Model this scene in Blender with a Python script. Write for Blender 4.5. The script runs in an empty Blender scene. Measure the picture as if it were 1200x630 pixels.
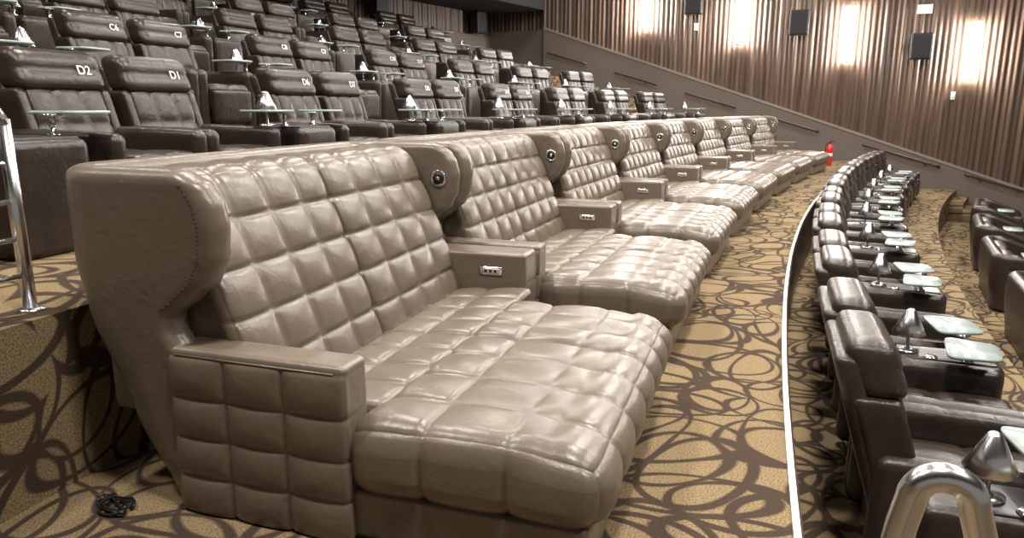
import bpy, math, random
from mathutils import Vector, Matrix
random.seed(4)
sc = bpy.context.scene
PHI0 = math.radians(19.0); RR = 64.0; CX, CY = 61.24, -17.31
WN = (math.sin(math.radians(24)), math.cos(math.radians(24))); WD = 22.6   # side wall: n.P = WD

def phi(s): return PHI0 + s / RR
def P(r, s, z=0.0):
    a = phi(s); return Vector((CX - r*math.cos(a), CY + r*math.sin(a), z))
def s_wall(r, off=0.0):
    lo, hi = 0.0, 40.0
    for _ in range(50):
        m = (lo+hi)/2; p = P(r, m)
        if p.x*WN[0] + p.y*WN[1] < WD - off: lo = m
        else: hi = m
    return lo
def wallpt(X, z, off=0.0):
    d = WD - off
    return Vector((X, (d - X*WN[0])/WN[1], z))

# ---------------------------------------------------------------- materials
def new_mat(name):
    m = bpy.data.materials.new(name); m.use_nodes = True
    nt = m.node_tree; nt.nodes.clear()
    o = nt.nodes.new('ShaderNodeOutputMaterial'); b = nt.nodes.new('ShaderNodeBsdfPrincipled')
    nt.links.new(b.outputs[0], o.inputs[0])
    return m, nt, b
def N(nt, t, **kw):
    n = nt.nodes.new(t)
    for k, v in kw.items(): setattr(n, k, v)
    return n
def leather(name, col, rough, bump=0.25, var=0.18, spec=0.5):
    m, nt, b = new_mat(name); L = nt.links.new
    tc = N(nt, 'ShaderNodeTexCoord')
    n1 = N(nt, 'ShaderNodeTexNoise'); n1.inputs['Scale'].default_value = 5; n1.inputs['Detail'].default_value = 4
    n2 = N(nt, 'ShaderNodeTexVoronoi'); n2.inputs['Scale'].default_value = 260
    n3 = N(nt, 'ShaderNodeTexNoise'); n3.inputs['Scale'].default_value = 14; n3.inputs['Detail'].default_value = 6; n3.inputs['Distortion'].default_value = 1.2
    for n in (n1, n2, n3): L(tc.outputs['Object'], n.inputs['Vector'])
    r = N(nt, 'ShaderNodeValToRGB')
    r.color_ramp.elements[0].position = .3; r.color_ramp.elements[1].position = .7
    r.color_ramp.elements[0].color = tuple(c*(1-var) for c in col)+(1,)
    r.color_ramp.elements[1].color = tuple(c*(1+var) for c in col)+(1,)
    L(n1.outputs[0], r.inputs[0]); L(r.outputs[0], b.inputs['Base Color'])
    rr = N(nt, 'ShaderNodeMapRange'); rr.inputs['To Min'].default_value = rough-.05; rr.inputs['To Max'].default_value = rough+.07
    L(n3.outputs[0], rr.inputs['Value']); L(rr.outputs[0], b.inputs['Roughness'])
    b.inputs['Specular IOR Level'].default_value = spec
    b1 = N(nt, 'ShaderNodeBump'); b1.inputs['Strength'].default_value = bump*.4; b1.inputs['Distance'].default_value = .002
    b2 = N(nt, 'ShaderNodeBump'); b2.inputs['Strength'].default_value = bump; b2.inputs['Distance'].default_value = .012
    L(n2.outputs[0], b1.inputs['Height']); L(n3.outputs[0], b2.inputs['Height'])
    L(b1.outputs[0], b2.inputs['Normal']); L(b2.outputs[0], b.inputs['Normal'])
    return m
def plain(name, col, rough=.5, metal=0, emit=None, es=0, noise=.08):
    m, nt, b = new_mat(name); L = nt.links.new
    tc = N(nt, 'ShaderNodeTexCoord'); n1 = N(nt, 'ShaderNodeTexNoise'); n1.inputs['Scale'].default_value = 6
    L(tc.outputs['Object'], n1.inputs['Vector'])
    r = N(nt, 'ShaderNodeValToRGB')
    r.color_ramp.elements[0].color = tuple(c*(1-noise) for c in col)+(1,)
    r.color_ramp.elements[1].color = tuple(min(1, c*(1+noise)) for c in col)+(1,)
    L(n1.outputs[0], r.inputs[0]); L(r.outputs[0], b.inputs['Base Color'])
    b.inputs['Roughness'].default_value = rough; b.inputs['Metallic'].default_value = metal
    if emit:
        b.inputs['Emission Color'].default_value = emit+(1,); b.inputs['Emission Strength'].default_value = es
    return m
def carpet_mat():
    m, nt, b = new_mat('patterned_carpet'); L = nt.links.new
    uv = N(nt, 'ShaderNodeUVMap'); uv.uv_map = 'UVMap'
    nz = N(nt, 'ShaderNodeTexNoise', noise_dimensions='2D'); nz.inputs['Scale'].default_value = 1.0; nz.inputs['Detail'].default_value = 0
    L(uv.outputs[0], nz.inputs['Vector'])
    sub = N(nt, 'ShaderNodeVectorMath', operation='SUBTRACT'); sub.inputs[1].default_value = (.5, .5, .5)
    L(nz.outputs['Color'], sub.inputs[0])
    scl = N(nt, 'ShaderNodeVectorMath', operation='SCALE'); scl.inputs['Scale'].default_value = .42
    L(sub.outputs[0], scl.inputs[0])
    add = N(nt, 'ShaderNodeVectorMath', operation='ADD'); L(uv.outputs[0], add.inputs[0]); L(scl.outputs[0], add.inputs[1])
    wn = N(nt, 'ShaderNodeTexNoise', noise_dimensions='2D'); wn.inputs['Scale'].default_value = 2.2; wn.inputs['Detail'].default_value = 0
    L(uv.outputs[0], wn.inputs['Vector'])
    cur = None
    def comb(out):
        nonlocal cur
        if cur is None: cur = out
        else:
            mn = N(nt, 'ShaderNodeMath', operation='MINIMUM'); L(cur, mn.inputs[0]); L(out, mn.inputs[1]); cur = mn.outputs[0]
    for (sx, sy, rot, off, r0) in [(1.5, 2.4, 28, (0, 0), .46), (2.5, 1.5, -18, (3.3, 7.1), .46), (2.0, 2.0, 50, (11.2, 4.7), .44)]:
        mp = N(nt, 'ShaderNodeMapping'); mp.inputs['Scale'].default_value = (sx, sy, 1)
        mp.inputs['Rotation'].default_value = (0, 0, math.radians(rot)); mp.inputs['Location'].default_value = (off[0], off[1], 0)
        L(add.outputs[0], mp.inputs['Vector'])
        v = N(nt, 'ShaderNodeTexVoronoi', voronoi_dimensions='2D'); v.inputs['Scale'].default_value = 1; v.inputs['Randomness'].default_value = .25
        L(mp.outputs[0], v.inputs['Vector'])
        a = N(nt, 'ShaderNodeMath', operation='SUBTRACT'); L(v.outputs['Distance'], a.inputs[0]); a.inputs[1].default_value = r0
        ab = N(nt, 'ShaderNodeMath', operation='ABSOLUTE'); L(a.outputs[0], ab.inputs[0])
        av = N(nt, 'ShaderNodeMath', operation='DIVIDE'); L(ab.outputs[0], av.inputs[0]); av.inputs[1].default_value = (sx*sy)**.5
        comb(av.outputs[0])
    wm = N(nt, 'ShaderNodeMapRange'); wm.inputs['From Min'].default_value = .3; wm.inputs['From Max'].default_value = .7
    wm.inputs['To Min'].default_value = .009; wm.inputs['To Max'].default_value = .024
    L(wn.outputs[0], wm.inputs['Value'])
    s2 = N(nt, 'ShaderNodeMath', operation='SUBTRACT'); L(cur, s2.inputs[0]); L(wm.outputs[0], s2.inputs[1])
    mr = N(nt, 'ShaderNodeMapRange'); mr.inputs['From Min'].default_value = -.004; mr.inputs['From Max'].default_value = .007
    L(s2.outputs[0], mr.inputs['Value'])
    fn = N(nt, 'ShaderNodeTexNoise', noise_dimensions='2D'); fn.inputs['Scale'].default_value = 130; fn.inputs['Detail'].default_value = 3
    L(uv.outputs[0], fn.inputs['Vector'])
    tan = N(nt, 'ShaderNodeValToRGB'); tan.color_ramp.elements[0].position = .35; tan.color_ramp.elements[1].position = .65
    tan.color_ramp.elements[0].color = (.150, .106, .056, 1); tan.color_ramp.elements[1].color = (.300, .220, .126, 1)
    dk = N(nt, 'ShaderNodeValToRGB'); dk.color_ramp.elements[0].color = (.036, .025, .018, 1); dk.color_ramp.elements[1].color = (.080, .056, .040, 1)
    L(fn.outputs[0], tan.inputs[0]); L(fn.outputs[0], dk.inputs[0])
    mix = N(nt, 'ShaderNodeMix', data_type='RGBA')
    L(mr.outputs[0], mix.inputs[0]); L(dk.outputs[0], mix.inputs[6]); L(tan.outputs[0], mix.inputs[7])
    L(mix.outputs[2], b.inputs['Base Color']); b.inputs['Roughness'].default_value = .95
    b.inputs['Specular IOR Level'].default_value = .1
    bp = N(nt, 'ShaderNodeBump'); bp.inputs['Strength'].default_value = .5; bp.inputs['Distance'].default_value = .004
    L(fn.outputs[0], bp.inputs['Height']); L(bp.outputs[0], b.inputs['Normal'])
    return m
def drape_mat():
    m, nt, b = new_mat('brown_drapery'); L = nt.links.new
    uv = N(nt, 'ShaderNodeUVMap'); uv.uv_map = 'UVMap'
    mp = N(nt, 'ShaderNodeMapping'); mp.inputs['Scale'].default_value = (5.5, .12, 1); L(uv.outputs[0], mp.inputs['Vector'])
    n1 = N(nt, 'ShaderNodeTexNoise', noise_dimensions='2D'); n1.inputs['Scale'].default_value = 1.0; n1.inputs['Detail'].default_value = 5; n1.inputs['Roughness'].default_value = .75
    L(mp.outputs[0], n1.inputs['Vector'])
    r = N(nt, 'ShaderNodeValToRGB'); r.color_ramp.elements[0].position = .32; r.color_ramp.elements[1].position = .78
    r.color_ramp.elements[0].color = (.040, .024, .016, 1); r.color_ramp.elements[1].color = (.150, .092, .060, 1)
    L(n1.outputs[0], r.inputs[0]); L(r.outputs[0], b.inputs['Base Color'])
    b.inputs['Roughness'].default_value = .45
    return m

M_TAUPE = leather('taupe_leather', (.143, .112, .084), .31, .20, .07, .64)
M_DARK = leather('dark_brown_leather', (.031, .0215, .017), .31, .35, .25)
M_BLACK = plain('black_plastic', (.012, .012, .013), .35)
M_CHROME = plain('chrome', (.78, .78, .78), .14, 1.0, noise=.02)
M_SATIN = plain('satin_steel', (.72, .72, .73), .24, 1.0, noise=.02)
M_TRAY = plain('frosted_tray', (.34, .40, .385), .22)
M_CARPET = carpet_mat(); M_DRAPE = drape_mat()
M_DADO = plain('dado_paint', (.130, .104, .088), .6)
M_CAP = plain('dado_cap', (.22, .185, .16), .5)
M_RISER = plain('riser_panel', (.07, .042, .034), .35)
M_TRIM = plain('aluminium_trim', (.62, .60, .57), .35, .6)
M_CEIL = plain('ceiling_black', (.012, .011, .011), .9)
M_SPK = plain('speaker_grille', (.02, .02, .022), .7)
M_RED = plain('red_enamel', (.6, .02, .015), .3)
M_WHITE = plain('white_label', (.8, .8, .77), .5)
M_GLOW = plain('frosted_light', (.9, .88, .85), .5, emit=(1.0, .95, .89), es=135)
M_RAIL = plain('dark_rail', (.05, .034, .028), .35)
M_STITCH = plain('seam_thread', (.05, .038, .03), .7)

# ---------------------------------------------------------------- mesh builder
class MB:
    def __init__(s): s.v = []; s.f = []; s.m = []
    def add(s, vs, fs, mat=0):
        o = len(s.v); s.v += [tuple(v) for v in vs]
        for f in fs: s.f.append(tuple(i+o for i in f)); s.m.append(mat)
    def mesh(s, name, mats, smooth=True, recalc=True):
        me = bpy.data.meshes.new(name); me.from_pydata(s.v, [], s.f)
        for m in mats: me.materials.append(m)
        me.polygons.foreach_set('material_index', s.m)
        if recalc:
            import bmesh
            bm = bmesh.new(); bm.from_mesh(me); bmesh.ops.recalc_face_normals(bm, faces=bm.faces); bm.to_mesh(me); bm.free()
        if smooth: me.shade_smooth()
        me.update(); return me
def obj(name, me, loc=(0, 0, 0), rz=0, parent=None):
    o = bpy.data.objects.new(name, me); sc.collection.objects.link(o)
    o.location = loc; o.rotation_euler = (0, 0, rz)
    if parent: o.parent = parent
    return o
def pil(t, e=.42):
    return max(0.0, math.sin(math.pi*min(1, max(0, t))))**e
def samples(lo, hi, rho, edges, res):
    pts = set()
    e = edges if edges else [lo, hi]
    for a, b in zip(e[:-1], e[1:]):
        for k in range(res+1):
            t = k/res
            tt = .35*t + .65*(1-math.cos(math.pi*t))/2
            pts.add(round(a+(b-a)*tt, 5))
    for k in range(5):
        d = rho*(1-math.cos(math.pi/2*k/4)) if k else 0
        pts.add(round(lo+d, 5)); pts.add(round(hi-d, 5))
    pts.add(round(lo, 5)); pts.add(round(hi, 5))
    keep = set(round(x, 5) for x in e)
    p = sorted(pts); out = [p[0]]
    for q in p[1:]:
        if q-out[-1] > .0025: out.append(q)
        elif q in keep: out[-1] = q
    out[-1] = p[-1]
    return out
def cellt(x, e):
    if not e: return None
    for a, b in zip(e[:-1], e[1:]):
        if x <= b+1e-6: return (x-a)/(b-a)
    return 1.0
def qbox(B, lo, hi, rho, ed=(None, None, None), H=0.0, amp=None, mp=None, mat=0, res=7, pw=.42):
    S = [samples(lo[i], hi[i], rho, ed[i], res if ed[i] and len(ed[i]) > 1 else 4) for i in range(3)]
    idx = {}; vs = []; fs = []
    inner_lo = [lo[i]+rho for i in range(3)]; inner_hi = [hi[i]-rho for i in range(3)]
    def vert(p):
        k = tuple(round(c, 5) for c in p)
        if k in idx: return idx[k]
        q = [min(max(p[i], inner_lo[i]), inner_hi[i]) for i in range(3)]
        n = Vector([p[i]-q[i] for i in range(3)])
        if n.length < 1e-9: n = Vector((0, 0, 1))
        n.normalize()
        pos = Vector(q)+n*rho
        if H:
            g = 1.0
            for i in range(3):
                if ed[i]:
                    f = pil(cellt(p[i], ed[i]), pw)
                    w = abs(n[i])
                    g *= 1-(1-f)*(1-w)**1.0
            d = H*g
            if amp: d *= amp(p, n)
            pos = pos+n*(d)
        if mp: pos = Vector(mp(pos))
        idx[k] = len(vs); vs.append(pos); return idx[k]
    for ax in range(3):
        a, b = [i for i in range(3) if i != ax]
        for side in (lo[ax], hi[ax]):
            for i in range(len(S[a])-1):
                for j in range(len(S[b])-1):
                    q = []
                    for (ii, jj) in ((i, j), (i+1, j), (i+1, j+1), (i, j+1)):
                        p = [0, 0, 0]; p[ax] = side; p[a] = S[a][ii]; p[b] = S[b][jj]; q.append(vert(p))
                    fs.append(q)
    B.add(vs, fs, mat)
def lin(a, b, n): return [a+(b-a)*i/n for i in range(n+1)]
def lathe(B, prof, c, n=20, mat=0, axis='z'):
    vs = []; fs = []
    for (r, h) in prof:
        for k in range(n):
            a = 2*math.pi*k/n
            x, y = r*math.cos(a), r*math.sin(a)
            if axis == 'z': v = (c[0]+x, c[1]+y, c[2]+h)
            elif axis == 'y': v = (c[0]+x, c[1]+h, c[2]+y)
            else: v = (c[0]+h, c[1]+x, c[2]+y)
            vs.append(v)
    for i in range(len(prof)-1):
        for k in range(n):
            fs.append((i*n+k, i*n+(k+1) % n, (i+1)*n+(k+1) % n, (i+1)*n+k))
    fs.append(tuple(range(n))); fs.append(tuple((len(prof)-1)*n+k for k in range(n)))
    B.add(vs, fs, mat)
def tube(B, pts, rad, n=10, mat=0):
    pts = [Vector(p) for p in pts]; vs = []; fs = []
    up = Vector((0, 0, 1))
    prev = None
    for i, p in enumerate(pts):
        d = (pts[min(i+1, len(pts)-1)]-pts[max(i-1, 0)]).normalized()
        if prev is None:
            a = d.cross(up)
            if a.length < .1: a = d.cross(Vector((1, 0, 0)))
            a.normalize()
        else:
            a = (prev-d*prev.dot(d)).normalized()
        prev = a; b = d.cross(a)
        for k in range(n):
            t = 2*math.pi*k/n; vs.append(p+a*rad*math.cos(t)+b*rad*math.sin(t))
    for i in range(len(pts)-1):
        for k in range(n):
            fs.append((i*n+k, i*n+(k+1) % n, (i+1)*n+(k+1) % n, (i+1)*n+k))
    fs.append(tuple(range(n))); fs.append(tuple((len(pts)-1)*n+k for k in range(n)))
    B.add(vs, fs, mat)
def interp(tab, z):
    if z <= tab[0][0]: return tab[0][1]
    for (a, va), (b, vb) in zip(tab[:-1], tab[1:]):
        if z <= b:
            t = (z-a)/(b-a); t = t*.4+.6*t*t*(3-2*t); return va+(vb-va)*t
    return tab[-1][1]
def ushell(B, W, xb_t, xf_t, h, R, ztop, zs, mat=0, rho=.05, yoff=0):
    rows = []
    for z in zs:
        xb = interp(xb_t, z); xf = interp(xf_t, z)
        k = max(0, (z-(ztop-rho))/rho); hz = max(.006, h*math.sqrt(max(0, 1-k*k)))
        x0 = xb+h; yl = W/2-h; xe = xf-h
        R2 = min(R, max(.01, (xe-x0)*.8))
        cl = []
        for t in lin(0, 1, 10): cl.append(((xe+(x0+R2-xe)*t, -yl), (0, -1)))
        for t in lin(0, 1, 6)[1:]:
            a = math.pi/2*t; cl.append(((x0+R2-R2*math.sin(a), -yl+R2-R2*math.cos(a)), (-math.sin(a), -math.cos(a))))
        for t in lin(0, 1, 8)[1:-1]: cl.append(((x0, -yl+R2+(2*yl-2*R2)*t), (-1, 0)))
        for t in lin(0, 1, 6)[:]:
            a = math.pi/2*t; cl.append(((x0+R2-R2*math.cos(a), yl-R2+R2*math.sin(a)), (-math.cos(a), math.sin(a))))
        for t in lin(0, 1, 10)[1:]: cl.append(((x0+R2+(xe-x0-R2)*t, yl), (0, 1)))
        outer = []; inner = []
        for i, (p, n) in enumerate(cl):
            outer.append((p[0]+n[0]*hz, p[1]+n[1]*hz, z)); inner.append((p[0]-n[0]*hz, p[1]-n[1]*hz, z))
        cap1 = [(cl[-1][0][0]+hz*math.sin(a), yl+hz*math.cos(a), z) for a in lin(0, math.pi, 8)[1:-1]]
        cap0 = [(cl[0][0][0]+hz*math.sin(a), -yl+hz*math.cos(a), z) for a in lin(0, math.pi, 8)[1:-1]]
        rows.append([(q[0], q[1]+yoff, q[2]) for q in outer+cap1+inner[::-1]+cap0])
        nn = len(outer)
    n = len(rows[0]); vs = [v for r in rows for v in r]; fs = []
    for i in range(len(rows)-1):
        for k in range(n):
            fs.append((i*n+k, i*n+(k+1) % n, (i+1)*n+(k+1) % n, (i+1)*n+k))
    for base in (0, (len(rows)-1)*n):
        i_out = lambda k: base+k
        i_in = lambda k: base+nn+7+(nn-1-k)
        for k in range(nn-1): fs.append((i_out(k), i_out(k+1), i_in(k+1), i_in(k)))
        fs.append(tuple([base+nn-1+j for j in range(9)]))
        fs.append(tuple([base+2*nn+7-1+j for j in range(8)]+[base]))
    B.add(vs, fs, mat)

# ---------------------------------------------------------------- double lounger
def build_lounger():
    B = MB(); W = 2.16; hw = W/2
    xb = [(0, .29), (.35, .11), (.72, -.05), (.9, -.085), (1.3, -.085)]
    xf = [(0, .8), (.56, .8), (.61, .50), (.68, .46), (.74, .465), (.80, .55), (.87, .635), (.96, .675), (1.06, .685), (1.13, .67), (1.19, .635), (1.23, .58), (1.25, .54)]
    zs = [0.01]+lin(.05, .55, 8)+lin(.58, 1.18, 30)+[1.195, 1.21, 1.222, 1.232, 1.24, 1.246, 1.25]
    ushell(B, W, xb, xf, .06, .17, 1.25, zs)
    qbox(B, (.04, -hw+.1, .3), (.28, hw-.1, 1.14), .03)
    # two quilted back cushions
    for y0, y1 in ((-hw+.125, -.052), (-.048, hw-.15)):
        def mp(p):
            zz = p.z
            return (p.x+.74-.30-.345*(zz/.86)+.02*math.sin(math.pi*min(1, max(0, zz/.86))), p.y, .35+zz)
        qbox(B, (0, y0, 0), (.30, y1, .86), .06, (None, lin(y0, y1, 4), lin(0, .86, 5)), .028,
             amp=lambda p, n: max(0, min(1, n.x*1.2+n.z*.8)), mp=mp, res=9, pw=.38)
    # foot cushion, flush with the arms, smoother runner zone across the top; centre split
    YC = -.05
    def mps(p):
        tz = max(0, (p.z-.19)/.26)
        back = max(0, min(1, (1.30-p.x)/.65))
        front = max(0, (p.x-1.62)/.38)
        wr = .004*math.sin(p.y*23+math.sin(p.x*9)*1.5)*tz*(1 if 1.35 < p.x < 1.85 else 0)
        gr = -.016*math.exp(-((p.y-YC)/.013)**2)*tz
        return (p.x+.02*math.sin(math.pi*min(1, tz))*(1 if p.x > 1.85 else 0), p.y,
                p.z-.05*back*tz-.035*front*front*tz+.012*math.sin(math.pi*min(1, max(0, (p.x-1.35)/.5)))*tz+wr+gr)
    ya, yb = -hw+.015, hw-.475
    qbox(B, (1.12, ya, .175), (1.98, yb, .43), .085, ([1.12, 1.40, 1.69, 1.98], lin(ya, YC, 4)[:-1]+lin(YC, yb, 3), [.175, .43]), .028,
         amp=lambda p, n: (.38 if (n.z > .7 and 1.40 < p[0] <= 1.82) else 1.0), mp=mps, res=11, pw=.38)
    ye = hw-.215
    qbox(B, (.55, -hw+.165, .19), (1.19, ye, .44), .035, ([.55, .745, .94, 1.19], lin(-hw+.165, YC, 4)[:-1]+lin(YC, ye, 4), None), .028,
         amp=lambda p, n: max(0, n.z), mp=mps, res=9, pw=.38)
    # base plinth
    qbox(B, (.45, ya+.02, .0), (1.94, yb-.02, .185), .018)
    qbox(B, (1.1, ya+.012, .02), (1.947, yb-.012, .185), .015, ([1.1, 1.42, 1.947], lin(ya+.012, yb-.012, 3), None), .005, pw=.12)
    qbox(B, (.45, yb-.1, .0), (1.12, hw-.2, .19), .018)
    # arms
    for sgn in (-1, 1):
        y0, y1 = (-hw-.005, -hw+.15) if sgn < 0 else (hw-.22, hw+.005)
        qbox(B, (.44, y0, .0), (1.145, y1, .630), .024, (lin(.44, 1.145, 3), None, [0, .15, .30, .45, .603, .630]), .021,
             amp=lambda p, n, s=sgn: (max(0, n.y*s) if p[2] < .604 else 0)+.10*abs(n.x), res=10, pw=.36)
        tube(B, [(.47, sgn*(hw+.006), .605), (.8, sgn*(hw+.008), .605), (1.11, sgn*(hw+.006), .605)], .004, 6)
        yi = y1 if sgn < 0 else y0
        e = .006*(-sgn)
        qbox(B, (.87, min(yi, yi+e)-.001, .50), (1.01, max(yi, yi+e)+.001, .548), .002, mat=1)
        qbox(B, (.885, min(yi, yi+e*1.3)-.001, .508), (.995, max(yi, yi+e*1.3)+.001, .54), .002, mat=4)
        for xx in (.91, .94, .97):
            lathe(B, [(.009, 0), (.009, .004), (.006, .005)] if sgn < 0 else [(.009, 0), (.009, -.004), (.006, -.005)], (xx, yi+e*1.3, .524), 10, 2, 'y')
        # round speaker in wing inner face
        yi = sgn*(hw-.12)
        o = -sgn
        lathe(B, [(.050, -.002*o), (.050, .010*o), (.042, .013*o), (.037, .006*o)], (.575, yi, 1.04), 24, 1, 'y')
        lathe(B, [(.035, .004*o), (.034, .0085*o), (.018, .0095*o), (.016, .010*o)], (.575, yi, 1.04), 24, 2, 'y')
        lathe(B, [(.013, .009*o), (.012, .013*o), (.006, .014*o)], (.575, yi, 1.04), 12, 1, 'y')
        pts = [(interp(xf, z)-.07, sgn*(hw+.0005), z) for z in lin(.76, 1.205, 30)]
        for z0, z1 in zip(pts[:-1], pts[1:]):
            a = Vector(z0); b = Vector(z1); d = (b-a)
            tube(B, [a+d*.1, a+d*.75], .0018, 5, 3)
    for x in (.6, 1.75):
        for y in (-hw+.15, yb-.1): lathe(B, [(.03, -.0), (.03, .02)], (x, y, 0), 10, 2)
    return B.mesh('lounger', [M_TAUPE, M_CHROME, M_BLACK, M_STITCH, M_TRIM])

def build_recliner():
    B = MB()
    def lean(p): return (p.x+.36-.30*p.z, p.y, p.z)
    qbox(B, (.28, -.385, .0), (1.02, .385, .17), .02)
    for sg in (-1, 1):
        a, b = sorted((sg*.275, sg*.395))
        def am(p):
            t = max(0, (p.x-.3)/.8)
            return (p.x - .03*math.sin(max(0, .6-p.z)), p.y, p.z-.02*t*t)
        qbox(B, (.22, a, .04), (1.08, b, .63), .055, ([.22, .62, 1.08], None, None), .004, mp=am, res=5, pw=.25)
    qbox(B, (.30, -.27, .2), (1.09, .27, .47), .06, ([.30, .70, 1.09], [-.27, 0.0, .27], None), .02, amp=lambda p, n: max(0, n.z+n.x*.6), res=6, pw=.3)
    qbox(B, (1.04, -.265, .1), (1.12, .265, .42), .03)
    qbox(B, (-.04, -.33, .12), (.075, .33, 1.06), .045, mp=lean)
    qbox(B, (.06, -.285, .40), (.20, .285, .90), .05, (None, [-.285, -.1, .1, .285], [.40, .65, .90]), .018, amp=lambda p, n: max(0, n.x), mp=lean, res=6, pw=.35)
    for sg in (-1, 1):
        a, b = sorted((sg*.27, sg*.345))
        qbox(B, (.0, a, .40), (.21, b, .88), .033, mp=lean)
    qbox(B, (.02, -.325, .86), (.235, .325, 1.13), .075, (None, None, [.86, 1.0, 1.13]), .012, amp=lambda p, n: max(0, n.x), mp=lean, res=5, pw=.4)
    return B.mesh('recliner', [M_DARK])

def tray(B, cx, cy, z, w, d, ang, mat):
    vs = []; n = 36; ca, sa = math.cos(ang), math.sin(ang)
    for zz in (z, z+.018):
        for k in range(n):
            t = 2*math.pi*k/n
            x = abs(math.cos(t))**.34*math.copysign(1, math.cos(t))*d/2
            y = abs(math.sin(t))**.34*math.copysign(1, math.sin(t))*w/2*(1-.14*x/(d/2))
            vs.append((cx+x*ca-y*sa, cy+x*sa+y*ca, zz))
    fs = [(k, (k+1) % n, n+(k+1) % n, n+k) for k in range(n)]
    fs += [tuple(range(n)), tuple(range(n, 2*n))]
    B.add(vs, fs, mat)
def build_console(hw, tw, td=.28):
    B = MB()
    qbox(B, (.25, -hw, .0), (1.02, hw, .60), .05, ([.25, .64, 1.02], None, None), .004, res=5, pw=.25)
    qbox(B, (.45, -hw+.03, .585), (.98, hw-.03, .612), .012, mat=1)
    for sg in (-1, 1):
        lathe(B, [(.035, 0), (.035, .01), (.016, .02), (.016, .10), (.05, .105), (.05, .115)], (.82, sg*(hw-.05), .61), 16, 2)
        tray(B, .80, sg*(hw+tw*.30), .725, tw, td, sg*.12, 3)
    lathe(B, [(.040, 0), (.042, .004), (.036, .012)], (.62, -hw+.06, .612), 18, 2)
    return B.mesh('console', [M_DARK, M_BLACK, M_CHROME, M_TRAY])
def build_lamp():
    B = MB()
    lathe(B, [(.068, 0), (.068, .010), (.03, .020), (.011, .028), (.011, .13)], (0, 0, 0), 24, 0)
    lathe(B, [(.096, .115), (.099, .120), (.060, .200), (.028, .268), (.018, .277), (.006, .281)], (0, 0, 0), 28, 0)
    return B.mesh('lamp', [M_SATIN])
def build_tub():
    B = MB(); W = 1.9
    xb = [(0, .06), (.5, 0), (.9, 0)]
    xf = [(0, .92), (.5, .95), (.58, .90), (.66, .70), (.76, .45), (.80, .36), (.9, .3)]
    ushell(B, W, xb, xf, .085, .16, .82, [.02]+lin(.06, .74, 18)+[.76, .775, .79, .80, .81, .816, .82], rho=.08)
    for y0, y1 in ((-.77, -.10), (.10, .77)):
        qbox(B, (.14, y0, .12), (.98, y1, .42), .06, ([.14, .98], [y0, y1], None), .02, mat=0, res=6)
        qbox(B, (.12, y0, .38), (.32, y1, .76), .07, (None, [y0, y1], [.38, .76]), .02, mat=0, res=6)
    qbox(B, (.14, -.10, .05), (.95, .10, .56), .04)
    tray(B, .62, 0, .66, .5, .3, 0, 1); lathe(B, [(.016, 0), (.016, .1)], (.62, 0, .56), 12, 2)
    return B.mesh('tub_sofa', [M_DARK, M_TRAY, M_CHROME])

me_l = build_lounger()
PITCH = 2.2
for k in range(8):
    s = -.57+PITCH*k
    obj('double_lounger', me_l, P(65.93, s), -phi(s))

# ---------------------------------------------------------------- tiers
Z1 = .69
TIERS = [(66.05, .69), (68.35, 1.20), (69.95, 1.72), (71.55, 2.24), (73.15, 2.76)]
me_r = build_recliner(); me_c = build_console(.24, .36); me_c2 = build_console(.16, .37, .28); me_lamp = build_lamp()
for ti, (r0, z0) in enumerate(TIERS):
    rb = r0+2.12 if ti == 0 else r0+1.52
    send = s_wall(rb)-2.3
    base = [.45, -.15, .9, .3, 1.1][ti]
    g = 0
    while True:
        c = base+(g-1)*2.3
        g += 1
        if c+1.2 > send: break
        f = rb/RR
        for j, ds in enumerate((-.40, .40)):
            s = c+ds/f
            if ti == 0 and s < -1.0: continue
            o = obj('recliner_armchair', me_r, P(rb, s, z0), -phi(s))
            if ti < 2 and s < 8:
                cu = bpy.data.curves.new('seat_number', 'FONT'); cu.body = 'DC'[ti]+str(max(1, 6-(g*2+j)) if g < 3 else g*2+j); cu.size = .085; cu.align_x = 'CENTER'; cu.extrude = .0008; cu.offset = .0015
                cu.materials.append(M_WHITE)
                t = obj('seat_number', cu, (.3165, .15, .975), 0, o); t.rotation_euler = (math.radians(90-17), 0, math.radians(90))
        sc_ = c+1.15/f
        if not (ti == 0 and sc_ < -1.4):
            fw = .14 if ti == 0 else 0
            obj('console_table', me_c, P(rb-fw, sc_+(.03 if ti == 0 else 0), z0), -phi(sc_))
            obj('table_lamp', me_lamp, P(rb-.52-fw, sc_, z0+.613))

# lower recliners
for k in range(0, 10):
    s = -.45+1.95*k
    if s > s_wall(63)-2.6: break
    obj('console_table', me_c2, P(63.1, s, -Z1), -phi(s))
    obj('table_lamp', me_lamp, P(63.1-.50, s, -Z1+.613))
    for ds in (.575, 1.375):
        obj('recliner_armchair', me_r, P(63.19, s+ds, -Z1), -phi(s+ds))
me_t = build_tub()
for k in range(4):
    s = 6.3+3.0*k
    obj('tub_sofa', me_t, P(60.95, s, -1.35), -phi(s))

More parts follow.
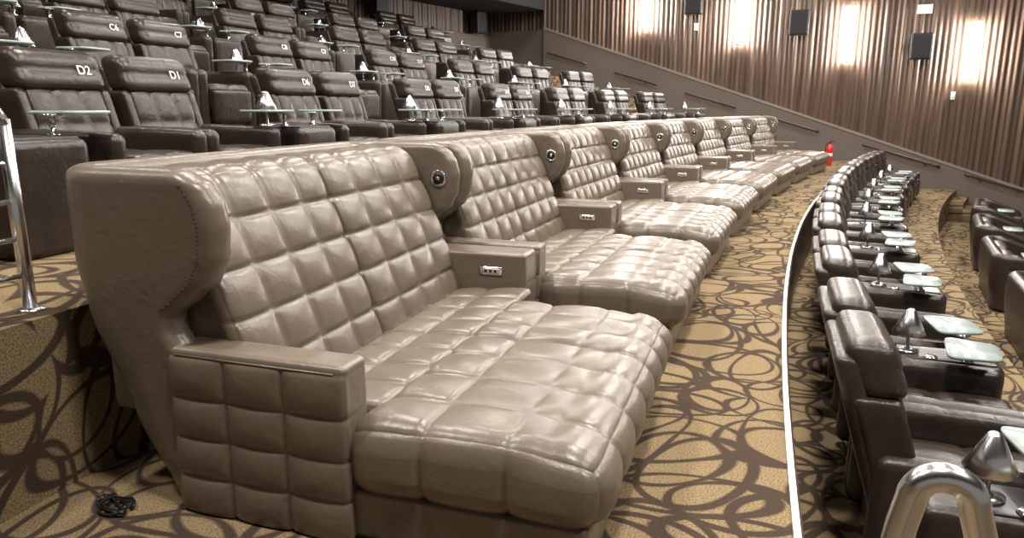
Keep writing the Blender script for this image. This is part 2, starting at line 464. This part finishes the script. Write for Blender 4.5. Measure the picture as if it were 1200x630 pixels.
# ---------------------------------------------------------------- floor tiers
def sweep(name, prof, s0, mat, n=110, s1=None, off=0.0, uvoff=0):
    ends = [(s_wall(r, off) if s1 is None else s1) for r, z in prof]
    cum = [0]
    for a, b in zip(prof[:-1], prof[1:]): cum.append(cum[-1]+math.hypot(a[0]-b[0], a[1]-b[1]))
    vs = []; uvs = []
    for j, (r, z) in enumerate(prof):
        for i in range(n+1):
            s = s0+(ends[j]-s0)*i/n; vs.append(P(r, s, z)); uvs.append((s*r/RR, cum[j]+uvoff))
    fs = []
    for j in range(len(prof)-1):
        for i in range(n):
            fs.append((j*(n+1)+i, j*(n+1)+i+1, (j+1)*(n+1)+i+1, (j+1)*(n+1)+i))
    me = bpy.data.meshes.new(name); me.from_pydata([tuple(v) for v in vs], [], fs)
    me.materials.append(mat); ul = me.uv_layers.new(name='UVMap')
    for p in me.polygons:
        for li in p.loop_indices: ul.data[li].uv = uvs[me.loops[li].vertex_index]
    me.update()
    return obj(name, me)
prof = [(50, -1.36), (61.5, -1.35), (61.5, -Z1), (63.35, -Z1), (63.35, 0), (66.05, 0), (66.05, .69)]
last = .69
for r0, z0 in TIERS[1:]:
    prof += [(r0, last), (r0, z0)]; last = z0
prof += [(75.4, last)]
sweep('floor', prof, -9, M_CARPET, n=130)
sweep('trim_1', [(63.335, -.02), (63.335, .010), (63.360, .011), (63.362, 0)], -2.9, M_TRIM)
sweep('trim_2', [(63.32, -Z1), (63.32, -.06), (63.325, -.0), (63.335, .006)], -9, M_RISER)
B = MB()
allt = [(61.5, -1.35, -Z1), (63.35, -Z1, 0), (66.05, 0, .69)]
l = .69
for r0, z0 in TIERS[1:]: allt.append((r0, l, z0)); l = z0
for r0, za, zb in allt:
    n = 4 if zb-za > .6 else 3
    for k in range(1, n):
        rr = r0-.3*(n-k); z = za+(zb-za)*k/n
        s1 = s_wall(r0, .1); s0 = s1-1.5
        vs = []
        for (s, r) in ((s0, rr), (s1, rr), (s1, r0-.001), (s0, r0-.001)):
            vs.append(P(r, s, za+.001)); vs.append(P(r, s, z))
        B.add(vs, [(0, 2, 3, 1), (2, 4, 5, 3), (4, 6, 7, 5), (6, 0, 1, 7), (1, 3, 5, 7)])
o = obj('carpeted_stairs', B.mesh('stairs', [M_CARPET], smooth=False))
ul = o.data.uv_layers.new(name='UVMap')
for p in o.data.polygons:
    up = abs(p.normal.z) > .7
    for li in p.loop_indices:
        c = o.data.vertices[o.data.loops[li].vertex_index].co
        ul.data[li].uv = (c.x, c.y) if up else ((c.x+c.y), c.z)

# power cables lying behind the first lounger
B = MB()
for j, (ph, ax, ay) in enumerate([(0, .07, .05), (1.9, .055, .07), (3.6, .08, .04)]):
    pts = []
    for i in range(40):
        t = i/39*7
        pts.append((-1.47+ax*math.sin(t+ph)+.02*math.sin(2.7*t), 2.42+.02*j+ay*math.cos(1.3*t+ph), .008+.012*abs(math.sin(t*1.7+j))))
    tube(B, pts, .005, 6)
obj('power_cable', B.mesh('cable', [M_BLACK]))

# ---------------------------------------------------------------- walls
def draped(name, pts_fn, L, z0f, z1f, per=.14, amp=.016):
    n = int(L/per*6); vs = []; fs = []; uvs = []
    for i in range(n+1):
        t = L*i/n
        d = amp*math.sin(2*math.pi*t/per)+.010*math.sin(2*math.pi*t/(per*2.7)+1)
        p, nr = pts_fn(t)
        q = p+nr*d
        for z in (z0f(t), z1f(t)):
            vs.append((q.x, q.y, z)); uvs.append((t, z))
    for i in range(n): fs.append((2*i, 2*i+2, 2*i+3, 2*i+1))
    me = bpy.data.meshes.new(name); me.from_pydata(vs, [], fs); me.materials.append(M_DRAPE)
    ul = me.uv_layers.new(name='UVMap')
    for p in me.polygons:
        for li in p.loop_indices: ul.data[li].uv = uvs[me.loops[li].vertex_index]
    me.shade_smooth(); me.update(); return obj(name, me)
wdir = Vector((WN[1], -WN[0], 0)); wn = Vector((-WN[0], -WN[1], 0))
X0 = 1.0; pw0 = wallpt(X0, 0)
draped('wall_right', lambda t: (pw0+wdir*t, wn), 21.0, lambda t: -3.0, lambda t: 7.5)
sb = s_wall(75.3); pb = P(75.3, sb)
pr0 = wallpt(pb.x-1.2, 0, -.35)
draped('wall_recess', lambda t: (pr0+wdir*t, wn), (X0-pb.x+1.2)/WN[1]+.2, lambda t: 2.0, lambda t: 7.5)
def backpt(t):
    s = sb+.6-t*RR/75.3; a = phi(s)
    return P(75.3, s), Vector((math.cos(a), -math.sin(a), 0))
draped('wall_back', backpt, 36, lambda t: 3.6, lambda t: 7.5)
sweep('baseboard_back', [(75.2, 2.7), (75.2, 3.75), (75.32, 3.78)], -16, M_DADO, s1=sb+.3)
def dz(X): return 3.95-.371*(X-.95)
B = MB()
Xs = [X0, 4, 8, 12, 15]
th = .10
for a, b in zip(Xs[:-1], Xs[1:]):
    vs = [wallpt(a, -3, th), wallpt(b, -3, th), wallpt(b, dz(b), th), wallpt(a, dz(a), th)]
    B.add(vs, [(0, 1, 2, 3)])
    c = [wallpt(a, dz(a)-.05, th+.02), wallpt(b, dz(b)-.05, th+.02), wallpt(b, dz(b)+.02, th+.02), wallpt(a, dz(a)+.02, th+.02), wallpt(b, dz(b)+.02, -.04), wallpt(a, dz(a)+.02, -.04)]
    B.add(c, [(0, 1, 2, 3), (3, 2, 4, 5)], 1)
B.add([wallpt(15, -3, th), wallpt(24, -3, th), wallpt(24, dz(15), th), wallpt(15, dz(15), th)], [(0, 1, 2, 3)])
e0 = wallpt(X0, 0, th); e1 = wallpt(X0, 0, -.35)
def zz(v, z): return Vector((v.x, v.y, z))
B.add([zz(e0, 2), zz(e1, 2), zz(e1, dz(X0)), zz(e0, dz(X0))], [(0, 1, 2, 3)], 0)
r0_ = wallpt(X0+.1, 0, -.25); r1_ = wallpt(pb.x-1.0, 0, -.25)
B.add([zz(r0_, 2), zz(r1_, 2), zz(r1_, 3.9), zz(r0_, 3.9)], [(0, 1, 2, 3)], 0)
obj('baseboard_right', B.mesh('dado', [M_DADO, M_CAP], smooth=False))
B = MB(); B.add([(-40, -14, 7.5), (40, -14, 7.5), (40, 36, 7.5), (-40, 36, 7.5)], [(0, 1, 2, 3)])
obj('ceiling', B.mesh('ceiling', [M_CEIL], recalc=False))
sweep('trim_soffit', [(73.1, 7.5), (73.1, 4.45), (75.25, 4.45)], -12, M_CEIL, s1=s_wall(74.0))

# ---------------------------------------------------------------- wall fittings
def wall_obj(name, me, X, z, off):
    p = wallpt(X, z, off); return obj(name, me, p, math.atan2(wn.y, wn.x))
B = MB()
qbox(B, (0, -.05, -.25), (.10, .05, .25), .01, mat=1)
lathe(B, [(.085, -.70), (.12, -.68), (.12, .68), (.085, .70)], (.21, 0, 0), 20, 0)
lathe(B, [(.08, .695), (.125, .70), (.125, .72), (.05, .73)], (.21, 0, 0), 20, 1)
lathe(B, [(.05, -.73), (.125, -.72), (.125, -.70), (.08, -.695)], (.21, 0, 0), 20, 1)
me_s = B.mesh('sconce', [M_GLOW, M_TRIM])
for i, (X, z) in enumerate([(4.03, 4.45), (6.55, 3.92), (9.15, 3.38), (11.85, 2.85)]):
    wall_obj('wall_sconce', me_s, X, z, .03)
B = MB()
qbox(B, (.12, -.25, -.33), (.42, .25, .33), .02)
qbox(B, (.40, -.22, -.30), (.43, .22, .30), .01, mat=1)
tube(B, [(0, 0, 0), (.14, 0, 0)], .03); qbox(B, (-.0, -.1, -.1), (.03, .1, .1), .005)
me_sp = B.mesh('speaker', [M_BLACK, M_SPK])
for X, z in [(5.36, 4.4), (8.0, 3.72), (10.75, 3.0)]:
    wall_obj('wall_speaker', me_sp, X, z, .03)
for s in (16.5, 12.5, 9.5, 6.5):
    p = P(75.22, s, 4.1); obj('wall_speaker', me_sp, p, -phi(s))
B = MB(); qbox(B, (0, -.17, -.11), (.06, .17, .11), .01); me_e = B.mesh('exit', [M_WHITE])
wall_obj('emergency_light', me_e, 10.75, 3.95, .05)
B = MB(); qbox(B, (0, -.05, -.1), (.07, .05, .1), .01); qbox(B, (.05, -.03, -.02), (.10, .03, .08), .01); me_e = B.mesh('sensor', [M_WHITE])
for X, z in [(11.55, 1.75), (5.4, 3.75)]: wall_obj('wall_sensor', me_e, X, z, .05)
for a, b in [(1.15, 2.3), (3.2, 4.35), (5.2, 6.5), (7.2, 8.6), (9.7, 11.4), (12.0, 13.4)]:
    B = MB(); zf = lambda X: 2.98-.316*(X-1.69)
    pts = [wallpt(a, zf(a), .1), wallpt(a, zf(a), .17), wallpt(a+.04, zf(a+.04), .185)]+[wallpt(X, zf(X), .185) for X in lin(a+.1, b-.1, 4)]+[wallpt(b-.04, zf(b-.04), .185), wallpt(b, zf(b), .17), wallpt(b, zf(b), .1)]
    tube(B, pts, .026, 10)
    for X in (a+.3, b-.3):
        tube(B, [wallpt(X, zf(X)-.07, .1), wallpt(X, zf(X)-.06, .17), wallpt(X, zf(X), .185)], .01, 8)
    obj('wall_handrail', B.mesh('handrail', [M_RAIL]))

B = MB()
lathe(B, [(.0, 0), (.07, 0), (.078, .02), (.078, .42), (.066, .48), (.03, .53), (.022, .56)], (0, 0, 0), 20, 0)
lathe(B, [(.024, 0), (.024, .04), (.012, .05)], (0, 0, .55), 14, 1)
qbox(B, (-.02, -.015, .59), (.10, .015, .61), .005, mat=1); qbox(B, (-.02, -.015, .63), (.11, .015, .645), .005, mat=1)
tube(B, [(-.01, .0, .58), (-.06, .02, .58), (-.10, .03, .5), (-.095, .03, .3), (-.09, .03, .2)], .011, 8, 1)
lathe(B, [(.079, .24), (.0795, .245), (.0795, .31), (.079, .315)], (0, 0, 0), 20, 2)
obj('fire_extinguisher', B.mesh('ext', [M_RED, M_BLACK, M_WHITE]), P(64.2, 16.9, 0), -.6)

# left chrome guard rail on the first platform
B = MB()
b = P(66.18, -1.58, Z1); tdir = (P(66.18, -2.6, 0)-P(66.18, -1.68, 0)).normalized()
tube(B, [b, b+Vector((0, 0, .72))], .025, 16)
lathe(B, [(.05, 0), (.05, .008), (.03, .014)], b, 18)
for h in (.14, .28, .42, .56):
    tube(B, [b+Vector((0, 0, h)), b+tdir*.45+Vector((0, 0, h))], .010, 10)
pts = [b+Vector((0, 0, .70)), b+Vector((0, 0, .75))+tdir*.03, b+Vector((0, 0, .77))+tdir*.08, b+Vector((0, 0, .77))+tdir*.45]
tube(B, pts, .025, 14)
tube(B, [b+tdir*.45, b+tdir*.45+Vector((0, 0, .77))], .025, 14)
obj('guard_rail', B.mesh('guard', [M_SATIN]))
# near chrome handrail on the ledge
B = MB()
b = Vector((.655, 1.08, 0)); dd = Vector((.085, -.03, 0))
pts = [b+Vector((-.05, 0, 0)), b+Vector((-.035, 0, .6)), b+Vector((-.01, 0, .78))]
for t in lin(0, math.pi, 12): pts.append(b+Vector((0, 0, .825))+dd*(.5-.5*math.cos(t))+Vector((0, 0, .045*math.sin(t))))
pts += [b+dd*1.25+Vector((0, 0, .75)), b+dd*1.9+Vector((0, 0, .5)), b+dd*2.5+Vector((0, 0, .0))]
tube(B, pts, .024, 20)
obj('stair_handrail', B.mesh('handrail_near', [M_SATIN]))

# ---------------------------------------------------------------- lights
def area(loc, size, e, col=(1, .94, .865)):
    li = bpy.data.lights.new('ceiling_downlight', 'AREA'); li.shape = 'DISK'; li.size = size; li.energy = e; li.color = col
    o = bpy.data.objects.new('ceiling_downlight', li); sc.collection.objects.link(o); o.location = loc
for r, e in ((59.5, 280), (63.5, 290), (67.5, 215), (71.5, 95)):
    for s in (-2.5, 2.0, 6.5, 11.0, 15.5):
        area(P(r, s, 6.6), .7, e*(1 if s < 14 else .6))
w = bpy.data.worlds.new('World'); sc.world = w; w.use_nodes = True
w.node_tree.nodes['Background'].inputs[0].default_value = (1, .95, .89, 1)
w.node_tree.nodes['Background'].inputs[1].default_value = .24

cam = bpy.data.cameras.new('Camera'); co = bpy.data.objects.new('Camera', cam); sc.collection.objects.link(co)
co.location = (0, 0, 1.45); co.rotation_euler = (math.radians(90-12.54), 0, 0)
cam.sensor_width = 36; cam.lens = 25.5; cam.clip_start = .05
sc.camera = co
sc.view_settings.view_transform = 'Standard'
sc.view_settings.exposure = 0
